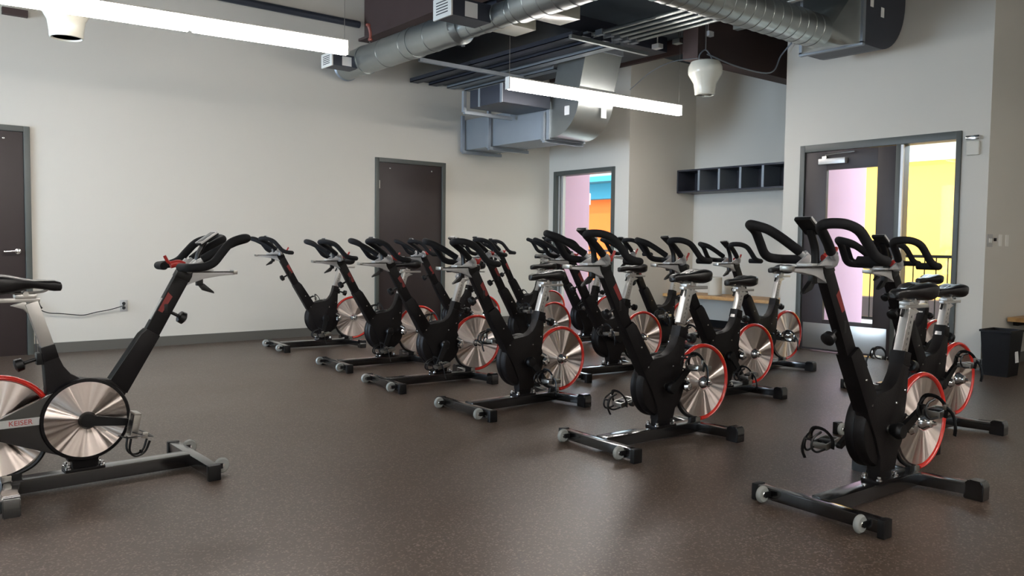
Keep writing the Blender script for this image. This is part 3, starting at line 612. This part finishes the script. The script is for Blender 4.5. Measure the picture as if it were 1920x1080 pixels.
# ------------------------------------------------------------------ spin bike
def circ(cx, cz, r, a0, a1, n): return [(cx+r*math.cos(math.radians(a0+(a1-a0)*k/n)), cz+r*math.sin(math.radians(a0+(a1-a0)*k/n))) for k in range(n+1)]
CX, CZ = 0.505, 0.310            # crank axle
WX, WZ = 0.840, 0.300            # flywheel axle
HD = Vector((-0.48, 0, 0.877)).normalized()     # head post slide direction
SD = Vector((0.29, 0, 0.957)).normalized()      # seat post slide direction
def make_bike():
    B = thing('spin_bike', 'x', 'exercise bike')
    # feet
    fs = MB().box(0, 0.052, -0.29, 0.29, 0.018, 0.07, 0.004).build('front_stabilizer', m_blkg, B)
    for s in (-1, 1): MB().box(-0.003, 0.055, s*0.272, s*0.302, 0.0, 0.073, 0.005).build('end_cap', m_knob, fs)
    for s in (-1, 1):
        c = (-0.034, s*0.222, 0.047)
        wl = MB().lathe([(0.012, -0.011), (0.030, -0.012), (0.036, -0.006), (0.0375, 0.0), (0.036, 0.006), (0.030, 0.012), (0.012, 0.011)], c, 'Y', 24).build('transport_wheel', m_wheel, B)
        MB().lathe([(0.0, -0.0135), (0.009, -0.013), (0.012, -0.0105), (0.012, 0.0105), (0.009, 0.013), (0.0, 0.0135)], c, 'Y', 16).build('wheel_hub', m_chrome, wl)
        MB().box(-0.034, 0.002, s*0.222-0.019, s*0.222-0.014, 0.035, 0.06).box(-0.034, 0.002, s*0.222+0.014, s*0.222+0.019, 0.035, 0.06).box(-0.001, 0.006, s*0.222-0.019, s*0.222+0.019, 0.035, 0.06).build('wheel_fork', m_knob, wl)
    MB().box(0.05, 0.79, -0.042, 0.042, 0.016, 0.076, 0.004).build('base_beam', m_blkg, B)
    rs = MB()
    for s in (-1, 1):
        xf = Matrix.Translation((0.755, s*0.035, 0)) @ Matrix.Rotation(math.radians(-12*s), 4, 'Z')
        rs.box(-0.0, 0.062, 0 if s > 0 else -0.27, 0.27 if s > 0 else 0, 0.018, 0.07, 0.004, xf=xf)
    rs = rs.build('rear_stabilizer', m_blkg, B)
    for s in (-1, 1):
        y0, y1 = sorted((s*0.225, s*0.308))
        pf = [(y0, 0.0), (y1, 0.0), (y1, 0.075), (y1-0.012*(s > 0), 0.094), (y0+0.02*(s > 0), 0.094), (y0, 0.072)] if s > 0 else [(y0, 0.0), (y1, 0.0), (y1, 0.072), (y1-0.02, 0.094), (y0+0.012, 0.094), (y0, 0.075)]
        b = bmesh.new(); vs = [b.verts.new((0.797, p[0], p[1]*0.93)) for p in pf]; f = b.faces.new(vs)
        r_ = bmesh.ops.extrude_face_region(b, geom=[f]); bmesh.ops.translate(b, vec=(0.064, 0, 0), verts=[e for e in r_['geom'] if isinstance(e, bmesh.types.BMVert)])
        bmesh.ops.recalc_face_normals(b, faces=b.faces); bmesh.ops.bevel(b, geom=b.edges[:], offset=0.004, segments=2, affect='EDGES')
        MB()._merge(b, 0).build('foot_block', m_blkg, rs)
    # mast with bolted plate
    mt = MB().box(0.425, 0.585, -0.045, 0.045, 0.074, 0.088, 0.003)
    mt.prism([(0.450, 0.085), (0.552, 0.085), (0.565, 0.20), (0.545, 0.30), (0.455, 0.30), (0.445, 0.20)], -0.026, 0.026, 0.003)
    mt = mt.build('mast', m_blk, B)
    for x in (0.437, 0.572):
        for s in (-1, 1): MB().lathe([(0.0, 0.022), (0.008, 0.020), (0.009, 0.010), (0.013, 0.008), (0.013, 0.0)], (x, s*0.034, 0.088), 'Z', 12).build('bolt', m_chrome, mt)
    # main frame
    out = [(0.178, 0.655), (0.236, 0.690), (0.262, 0.668), (0.395, 0.470), (0.43, 0.476), (0.475, 0.480), (0.52, 0.490), (0.555, 0.512), (0.582, 0.548), (0.602, 0.595), (0.615, 0.645), (0.668, 0.632),
           (0.658, 0.57), (0.655, 0.50), (0.650, 0.43), (0.636, 0.35), (0.612, 0.27), (0.588, 0.19), (0.570, 0.12), (0.447, 0.12), (0.442, 0.19), (0.398, 0.285), (0.330, 0.400)]
    fr = MB().prism(out, -0.034, 0.030, 0.006).build('frame', m_mesh, B)
    # head tube sleeve, slightly proud
    slv = [(0.178, 0.655), (0.236, 0.690), (0.262, 0.668), (0.395, 0.470), (0.326, 0.400)]
    MB().prism(slv, -0.038, 0.034, 0.005).build('head_sleeve', m_blk, fr)
    MB().prism([(0.600, 0.590), (0.615, 0.648), (0.670, 0.634), (0.660, 0.57)], -0.037, 0.033, 0.004).build('seat_sleeve', m_blk, fr)
    for (x, z) in ((0.30, 0.545), (0.36, 0.43), (0.56, 0.42), (0.63, 0.47)):
        MB().lathe([(0.0, -0.004), (0.005, -0.003), (0.006, 0)], (x, -0.038 if z > 0.5 else -0.034, z), 'Y', 8).build('screw', m_chrome, fr)
    # pulley housing: black round cover and spun disc on the drive side
    ph = MB().lathe([(0.0, 0.028), (0.160, 0.028), (0.174, 0.032), (0.180, 0.04), (0.182, 0.066), (0.178, 0.072), (0.168, 0.073), (0.168, 0.069), (0.0, 0.069)], (CX, 0, CZ), 'Y', 56).build('pulley_cover', m_blk, B, origin=(CX, 0, CZ))
    MB().lathe([(0.0, 0.076), (0.03, 0.076), (0.166, 0.0705), (0.166, 0.069)], (0, 0, 0), 'Y', 64).build('cover_disc', m_spun, ph)
    # black bulge towards the frame front on the non-drive side
    MB().lathe([(0.0, -0.022), (0.150, -0.022), (0.168, -0.016), (0.176, -0.004), (0.176, 0.03)], (CX, 0, CZ), 'Y', 48).build('side_cover', m_mesh, B)
    # belt cover wedge on the drive side
    bc = MB().prism([(0.600, 0.455), (0.665, 0.425), (0.84, 0.345)] + circ(WX, WZ, 0.045, 80, -80, 8) + [(0.83, 0.256), (0.60, 0.158), (0.54, 0.14), (0.56, 0.3)], 0.031, 0.062, 0.004).build('belt_cover', m_blkg, B)
    MB().box(0.672, 0.832, 0.0622, 0.0632, 0.309, 0.343).build('label_strip', m_alup, bc)
    me = text_mesh('KEISER', 0.030, m_redp)
    tx = bpy.data.objects.new('lettering', me); COL.objects.link(tx); tx.parent = bc; tx.location = (0.755, 0.0638, 0.326); tx.rotation_euler = (PI/2, 0, PI)
    # flywheel
    fw = MB().lathe([(0.0, -0.014), (0.03, -0.014), (0.19, -0.008), (0.204, -0.007), (0.206, 0.0), (0.204, 0.007), (0.19, 0.008), (0.0, 0.014)], (0, 0, 0), 'Y', 72).build('flywheel', m_spun, B); fw.location = (WX, 0, WZ)
    MB().lathe([(0.0, -0.078), (0.008, -0.077), (0.012, -0.062), (0.024, -0.056), (0.030, -0.042), (0.042, -0.030), (0.046, -0.012)], (0, 0, 0), 'Y', 28).lathe([(0.036, 0.012), (0.03, 0.03), (0.0, 0.032)], (0, 0, 0), 'Y', 24).build('hub', m_chrome, fw)
    # red guard around the flywheel
    arc = [(WX+0.218*math.cos(math.radians(a)), 0, WZ+0.218*math.sin(math.radians(a))) for a in range(168, -98, -7)]
    gd_ = MB().tube(arc, 0.0115, seg=12, smooth=False, ry=0.018).build('flywheel_guard', m_red, B)
    MB().box(WX-0.055, WX-0.020, -0.02, 0.02, 0.066, 0.096, 0.003).build('guard_clamp', m_steel, gd_)
    MB().box(0.745, 0.80, -0.012, 0.012, 0.072, 0.10, 0.003).tube([(0.78, 0, 0.09), (0.70, 0.01, 0.13), (0.655, 0.015, 0.20), (0.63, 0.015, 0.30)], 0.010, seg=8).build('magnet_arm', m_knob, gd_)
    MB().tube([(0.64, -0.03, 0.35), (0.665, -0.045, 0.33), (0.67, -0.05, 0.29)], 0.016, seg=10).lathe([(0.0, -0.078), (0.020, -0.074), (0.031, -0.058), (0.024, -0.034)], (0.660, 0, 0.298), 'Y', 20).build('caliper_knob', m_chrome, gd_)
    # cranks, built pointing forward (-x), turned per bike
    for s, nm in ((-1, 'crank_arm'), (1, 'crank_arm')):
        yb = -0.088 if s < 0 else 0.098
        ca = MB().lathe([(0.0, s*0.014), (0.030, s*0.012), (0.037, 0.0), (0.037, -s*0.012), (0.022, -s*0.045), (0.0, -s*0.045)], (0, yb, 0), 'Y', 24)
        ca.loft([[(0.012, yb-0.010, -0.024), (0.012, yb+0.010, -0.024), (0.012, yb+0.010, 0.024), (0.012, yb-0.010, 0.024)],
                 [(-0.165, yb+s*0.012-0.008, -0.015), (-0.165, yb+s*0.012+0.008, -0.015), (-0.165, yb+s*0.012+0.008, 0.015), (-0.165, yb+s*0.012-0.008, 0.015)]])
        ca.lathe([(0.0, -0.010), (0.014, -0.010), (0.014, 0.010), (0.0, 0.010)], (-0.167, yb+s*0.012, 0), 'Y', 16)
        ca = ca.build(nm, m_knob, B); ca.location = (CX, 0, CZ); ca['side'] = s
        # pedal (sub-part), origin at pedal axle
        pc = s*0.062; mp = MB()
        mp.cyl((0, -s*0.006, 0), (0, s*0.10, 0), 0.007, seg=10, mi=1)
        mp.box(-0.045, 0.045, pc-0.035, pc-0.027, -0.012, 0.012, 0.002, 1); mp.box(-0.045, 0.045, pc+0.027, pc+0.035, -0.012, 0.012, 0.002, 1)
        mp.box(-0.048, -0.038, pc-0.035, pc+0.035, -0.012, 0.012, 0.002, 1); mp.box(0.038, 0.048, pc-0.035, pc+0.035, -0.012, 0.012, 0.002, 1)
        mp.box(-0.014, 0.014, pc-0.030, pc+0.030, -0.011, 0.011, 0.003, 0); mp.box(-0.046, -0.014, pc-0.006, pc+0.006, -0.006, 0.006, 0.001, 0); mp.box(0.014, 0.046, pc-0.006, pc+0.006, -0.006, 0.006, 0.001, 0)
        # toe cage loops and strap
        for dy in (-0.026, 0.026):
            mp.tube([(-0.045, pc+dy, -0.008), (-0.095, pc+dy*0.8, -0.004), (-0.115, pc+dy*0.6, 0.022), (-0.098, pc+dy*0.6, 0.052), (-0.055, pc+dy*0.8, 0.062)], 0.0045, seg=6, n=4, mi=0)
        mp.tube([(-0.10, pc-0.02, 0.045), (-0.11, pc, 0.048), (-0.10, pc+0.02, 0.045)], 0.0045, seg=6, n=3, mi=0)
        mp.tube([(-0.02, pc-0.042, -0.012), (-0.026, pc-0.048, 0.03), (-0.035, pc-0.022, 0.064), (-0.038, pc+0.022, 0.066), (-0.03, pc+0.048, 0.03), (-0.022, pc+0.042, -0.012)], 0.0022, seg=6, n=4, mi=0, ry=0.008)
        mp.tube([(-0.032, pc+s*0.045, 0.035), (-0.03, pc+s*0.075, 0.008), (-0.035, pc+s*0.088, -0.035), (-0.03, pc+s*0.082, -0.07)], 0.0018, seg=6, n=4, mi=0, ry=0.007)
        mp.box(-0.042, -0.02, pc+s*0.043, pc+s*0.055, 0.022, 0.042, 0.002, 1)
        mp = mp.build('pedal', [m_knob, m_steel], ca); mp.location = (-0.167, yb+s*0.012, 0); mp.scale = (1.18, 1.1, 1.18)
    MB().cyl((CX, -0.075, CZ), (CX, 0.088, CZ), 0.019, seg=18).build('crank_axle', m_steel, B)
    # head post group (slides along HD)
    pd = HD; q = Vector((0.877, 0, 0.48)); q.normalize()
    def hp(a, c): v = Vector((0.058, 0, 0.946))-pd*a+q*c; return (v.x, v.z)
    hpst = MB().prism([hp(0, -0.034), hp(0, 0.034), hp(0.44, 0.034), hp(0.44, -0.034)], -0.022, 0.022, 0.005).build('head_post', m_blk, B)
    for s in (-1, 1): MB().prism([hp(0.125, 0.000), hp(0.115, 0.028), hp(0.212, 0.028), hp(0.212, 0.006)], s*0.0222, s*0.0232).build('logo_panel', m_logo, hpst)
    hpst['grp'] = 'h'
    MB().prism([hp(0.15, 0.0340), hp(0.15, 0.0355), hp(0.262, 0.0355), hp(0.262, 0.0340)], -0.012, 0.012).build('height_scale', m_alu, hpst)
    hk = MB().prism([hp(0.0, -0.036), hp(-0.02, -0.030), hp(-0.02, 0.030), hp(0.0, 0.036), hp(0.03, 0.036), hp(0.03, -0.036)], -0.025, 0.025, 0.004).build('post_cap', m_knob, hpst)
    kb = Vector((0.158, 0, 0.782)); kn = -q
    k_ = MB().cyl(kb+kn*0.02, kb+kn*0.085, 0.008, seg=10)
    k_.tube([kb+kn*0.082, kb+kn*0.088, kb+kn*0.112, kb+kn*0.12], lambda t: (0.018, 0.028, 0.030, 0.016)[min(3, int(t*3.99))], seg=14, smooth=False)
    k_.box(kb.x-0.02, kb.x+0.0, -0.024, 0.024, kb.z-0.03, kb.z+0.022, 0.004)
    k_.build('adjustment_knob', m_knob, B)
    s_ = MB().cyl((0.655, 0, 0.592), (0.735, 0, 0.568), 0.008, seg=10)
    s_.tube([(0.728, 0, 0.570), (0.733, 0, 0.5685), (0.758, 0, 0.561), (0.764, 0, 0.559)], lambda t: (0.018, 0.027, 0.029, 0.016)[min(3, int(t*3.99))], seg=14, smooth=False)
    s_.box(0.652, 0.684, -0.024, 0.024, 0.56, 0.612, 0.004)
    s_.build('adjustment_knob', m_knob, B)
    # cantilever plate and carriage
    cp = MB().prism([(0.095, 0.948), (0.09, 0.865), (0.04, 0.893), (-0.03, 0.918), (-0.11, 0.931), (-0.186, 0.936), (-0.190, 0.942), (-0.186, 0.948)], -0.020, 0.020, 0.002).build('handlebar_bracket', m_alup, B); cp['grp'] = 'h'
    MB().box(-0.188, 0.075, -0.024, 0.024, 0.948, 0.954, 0.001).build('slide_rail', m_blkg, cp)
    MB().box(-0.195, -0.175, -0.028, 0.028, 0.938, 0.958, 0.003).build('rail_stop', m_steel, cp)
    MB().box(-0.03, 0.0, -0.012, 0.012, 0.885, 0.925, 0.002).prism([(-0.035, 0.895), (-0.008, 0.89), (-0.03, 0.862), (-0.085, 0.845), (-0.082, 0.855)], -0.010, 0.010, 0.002).build('slide_lever', m_knob, cp)
    cr_ = MB().box(-0.075, 0.075, -0.034, 0.034, 0.955, 0.966, 0.003)
    for s in (-1, 1):
        cr_.tube([(0.04, s*0.02, 0.960), (0.045, s*0.048, 0.964), (0.04, s*0.060, 0.985), (0.02, s*0.068, 1.005)], 0.0155, seg=12)
        cr_.prism([(-0.06, 0.958), (0.07, 0.958), (0.055, 0.985), (0.02, 1.002), (-0.01, 0.985)], s*0.050-0.005, s*0.050+0.005, 0.002)
        cr_.cyl((0.030, s*0.063, 0.990), (-0.03, s*0.082, 1.025), 0.0135, seg=14)
    cr_ = cr_.build('bar_carriage', m_alup, B); cr_['grp'] = 'h'
    # handlebar: two mirrored foam loops
    hbm = MB()
    for s in (-0.93, 0.93):
        pts = [(-0.005, s*0.075, 1.012), (-0.05, s*0.092, 1.042), (-0.10, s*0.108, 1.072), (-0.15, s*0.126, 1.098), (-0.185, s*0.155, 1.112), (-0.178, s*0.195, 1.118), (-0.135, s*0.228, 1.114), (-0.08, s*0.246, 1.092), (-0.035, s*0.256, 1.045), (0.0, s*0.262, 1.005), (0.04, s*0.266, 0.986), (0.085, s*0.262, 0.980), (0.108, s*0.240, 0.978), (0.112, s*0.19, 0.978), (0.112, s*0.125, 0.978)]
        hbm.tube(pts, 0.0195, seg=14, n=5)
    hbm = hbm.build('handlebar', m_foam, B); hbm['grp'] = 'h'
    # console
    cs = MB().tube([(0.0, 0, 0.966), (-0.008, 0, 1.03), (-0.045, 0, 1.10)], 0.0115, seg=10, ry=0.018).build('console_mount', m_knob, B); cs['grp'] = 'h'
    xf = Matrix.Translation((-0.056, 0, 1.112)) @ Matrix.Rotation(math.radians(35), 4, 'Y') @ Matrix.Scale(0.82, 4)
    cn = MB().box(-0.062, 0.062, -0.045, 0.045, -0.008, 0.012, 0.006, xf=xf).build('console', m_knob, B); cn['grp'] = 'h'
    MB().box(-0.050, 0.035, -0.036, 0.036, 0.0125, 0.0145, 0.001, xf=xf).build('screen', m_lens, cn)
    MB().box(-0.060, -0.052, -0.040, 0.040, -0.002, 0.0142, 0.001, xf=xf).box(-0.06, 0.06, -0.047, -0.043, 0.002, 0.0142, 0.001, xf=xf).box(-0.06, 0.06, 0.043, 0.047, 0.002, 0.0142, 0.001, xf=xf).build('console_trim', m_alup, cn)
    # red resistance lever
    rl = MB().tube([(0.055, 0.0, 0.985), (0.085, 0.0, 0.994), (0.12, 0.0, 0.986)], 0.017, seg=12, ry=0.014).tube([(0.11, 0, 0.990), (0.130, 0.0, 1.002), (0.146, 0.0, 1.03)], 0.0075, seg=10).build('resistance_lever', m_redp, B); rl['grp'] = 'h'
    # seat post group
    def spp(a, c): v = Vector((0.698, 0, 0.83))-SD*a+Vector((0.957, 0, -0.29))*c; return (v.x, v.z)
    sp_ = MB().prism([spp(0, -0.025), spp(0, 0.025), spp(0.20, 0.025), spp(0.20, -0.025)], -0.021, 0.021, 0.003)
    sp_.prism([spp(0.002, 0.018), spp(0.05, 0.022), spp(0.02, 0.035), spp(-0.01, 0.075), spp(-0.012, 0.018)], -0.014, 0.014, 0.002)
    sp_ = sp_.build('seat_post', m_alu, B); sp_['grp'] = 's'
    for i, ch in enumerate('ABCDEFG'):
        v = Vector((0.698, 0, 0.83))-SD*(0.035+i*0.026)
        t_ = bpy.data.objects.new('lettering', LET[ch]); COL.objects.link(t_); t_.parent = sp_; t_.location = (v.x, -0.0213, v.z); t_.rotation_euler = (PI/2, math.radians(-73+90), 0)
    sc_ = MB().box(0.645, 0.855, -0.016, 0.016, 0.832, 0.850, 0.003).box(0.66, 0.74, -0.026, 0.026, 0.848, 0.866, 0.004).cyl((0.70, -0.03, 0.868), (0.70, 0.03, 0.868), 0.011, seg=12).build('seat_carriage', m_alu, B); sc_['grp'] = 's'
    MB().tube([(0.655, 0, 0.832), (0.648, 0, 0.812), (0.640, 0.0, 0.800)], 0.008, seg=8).build('carriage_lever', m_knob, sc_)
    rl_ = MB()
    for s in (-1, 1): rl_.tube([(0.60, s*0.012, 0.905), (0.625, s*0.018, 0.878), (0.68, s*0.022, 0.872), (0.76, s*0.024, 0.874), (0.83, s*0.035, 0.895)], 0.0038, seg=8)
    rl_ = rl_.build('saddle_rails', m_steel, B); rl_['grp'] = 's'
    secs = []
    for (x, hw, zt, zb, dip) in ((0.560, 0.016, 0.906, 0.884, 0.0), (0.566, 0.024, 0.917, 0.876, 0.0), (0.590, 0.029, 0.925, 0.876, 0.001), (0.63, 0.034, 0.926, 0.884, 0.003), (0.67, 0.046, 0.928, 0.890, 0.005), (0.71, 0.064, 0.937, 0.884, 0.006), (0.75, 0.080, 0.948, 0.872, 0.007), (0.79, 0.086, 0.953, 0.866, 0.007), (0.822, 0.077, 0.949, 0.872, 0.006), (0.842, 0.052, 0.936, 0.888, 0.004)):
        sec = []
        for k in range(20):
            a = 2*PI*k/20; c, s_2 = math.cos(a), math.sin(a)
            yv = hw*math.copysign(abs(c)**0.75, c); zm = (zt*0.62+zb*0.38)
            zv = zm+(zt-zm)*math.copysign(abs(s_2)**0.7, s_2) if s_2 >= 0 else zm-(zm-zb)*abs(s_2)**0.5
            if s_2 > 0: zv -= dip*max(0, 1-abs(yv)/(hw*0.45))
            sec.append((x, yv, zv))
        secs.append(sec)
    sd = MB().loft(secs).build('saddle', m_seat, B); sd['grp'] = 's'
    MB().tube([(0.62, 0.0, 0.922), (0.68, 0.0, 0.924), (0.74, 0.0, 0.938)], 0.004, seg=8, ry=0.007).build('saddle_groove', m_blkg, sd)
    return B
LET = {ch: text_mesh(ch, 0.017, m_knob) for ch in 'ABCDEFG'}
proto = make_bike()
BASE = {c.name: c.location.copy() for c in proto.children}
def pose(b, e, s, ss, phi):
    for ch in b.children:
        g_ = ch.get('grp')
        if g_ == 'h': ch.location = ch.location + HD*e
        elif g_ == 's':
            ch.location = ch.location + SD*s
            if not ch.name.startswith('seat_post'): ch.location.x += ss
        if 'side' in ch.keys():
            a = math.radians(phi + (180 if ch['side'] > 0 else 0))
            ch.rotation_euler = (0, a, 0)
            tilt = -100 if (phi == 171 and ch['side'] > 0) else random.uniform(-14, 14)
            for p in ch.children: p.rotation_euler = (0, -a+math.radians(tilt), 0)
# x, y, yaw deg, head ext, seat ext, saddle slide, crank angle, label
BK = [
 (2.992, 1.741, -2.4, 0.085, 0.00, 0.0, 150, 'black spin bike nearest the camera at the right, red-ringed flywheel, front foot closest'),
 (3.016, 3.031, -2.8, 0.050, 0.022, 0.0, 138, 'black spin bike standing alone in the centre foreground, second nearest of the front row'),
 (2.985, 4.210, -0.3, 0.0, -0.02, 0.0, 230, 'black spin bike left of the centre foreground bike, in the front row, near pedal low'),
 (3.038, 5.343, -4.3, 0.0, 0.0, 0.0, -62, 'black spin bike in front of the right half of the dark door, pedal hanging low'),
 (3.158, 6.405, -3.5, -0.01, 0.0, 0.0, -68, 'black front-row spin bike in front of the left edge of the dark door'),
 (3.251, 7.892, -5.1, 0.02, 0.0, 0.0, -75, 'black spin bike at the far left end of the front row against the wall'),
 (4.510, 4.897, -6.4, 0.03, 0.0, 0.0, 20, 'black spin bike in the middle row seen between the two centre front bikes'),
 (4.383, 3.645, -4.9, 0.03, -0.06, -0.02, 235, 'black spin bike in the middle row right behind the centre foreground bike'),
 (5.768, 4.194, -1.5, 0.01, 0.0, 0.0, 190, 'black spin bike in the back row just left of the double door'),
 (4.445, 2.185, -2.6, 0.035, -0.06, 0.0, 138, 'black spin bike directly behind the nearest right bike, partly hidden by it'),
 (1.245, 3.990, 181.6, 0.0, 0.0, 0.02, 171, 'black instructor spin bike at left facing the others, silver disc towards the camera'),
 (5.98, 2.99, -3.0, 0.02, -0.05, 0.0, 150, 'black spin bike in the back row in front of the sidelight of the double door'),
 (5.99, 5.58, -3.0, 0.05, -0.03, 0.0, 30, 'black spin bike in the back row in front of the recess corner'),
 (5.87, 6.60, -3.0, 0.05, -0.02, 0.0, 40, 'black spin bike in the back row in front of the orange doorway'),
 (6.00, 7.75, -3.0, 0.03, 0.06, 0.0, -60, 'black spin bike farthest away in the back corner beside the doorway'),
 (4.60, 6.15, -4.0, 0.03, -0.02, 0.0, 60, 'black spin bike in the middle row behind the left-centre front bike'),
 (4.64, 7.38, -4.0, 0.01, -0.05, 0.0, -40, 'black spin bike at the far end of the middle row by the dark door'),
]
bikes = [proto] + [dup(proto) for _ in BK[1:]]
for b_, (x, y_, yaw, e, s, ss, phi, lab) in zip(bikes, BK):
    b_.location = (x, y_, 0); b_.rotation_euler = (0, 0, math.radians(yaw))
    b_['label'] = lab; b_['group'] = 'spin bikes in the studio'
    pose(b_, e, s, ss, phi)
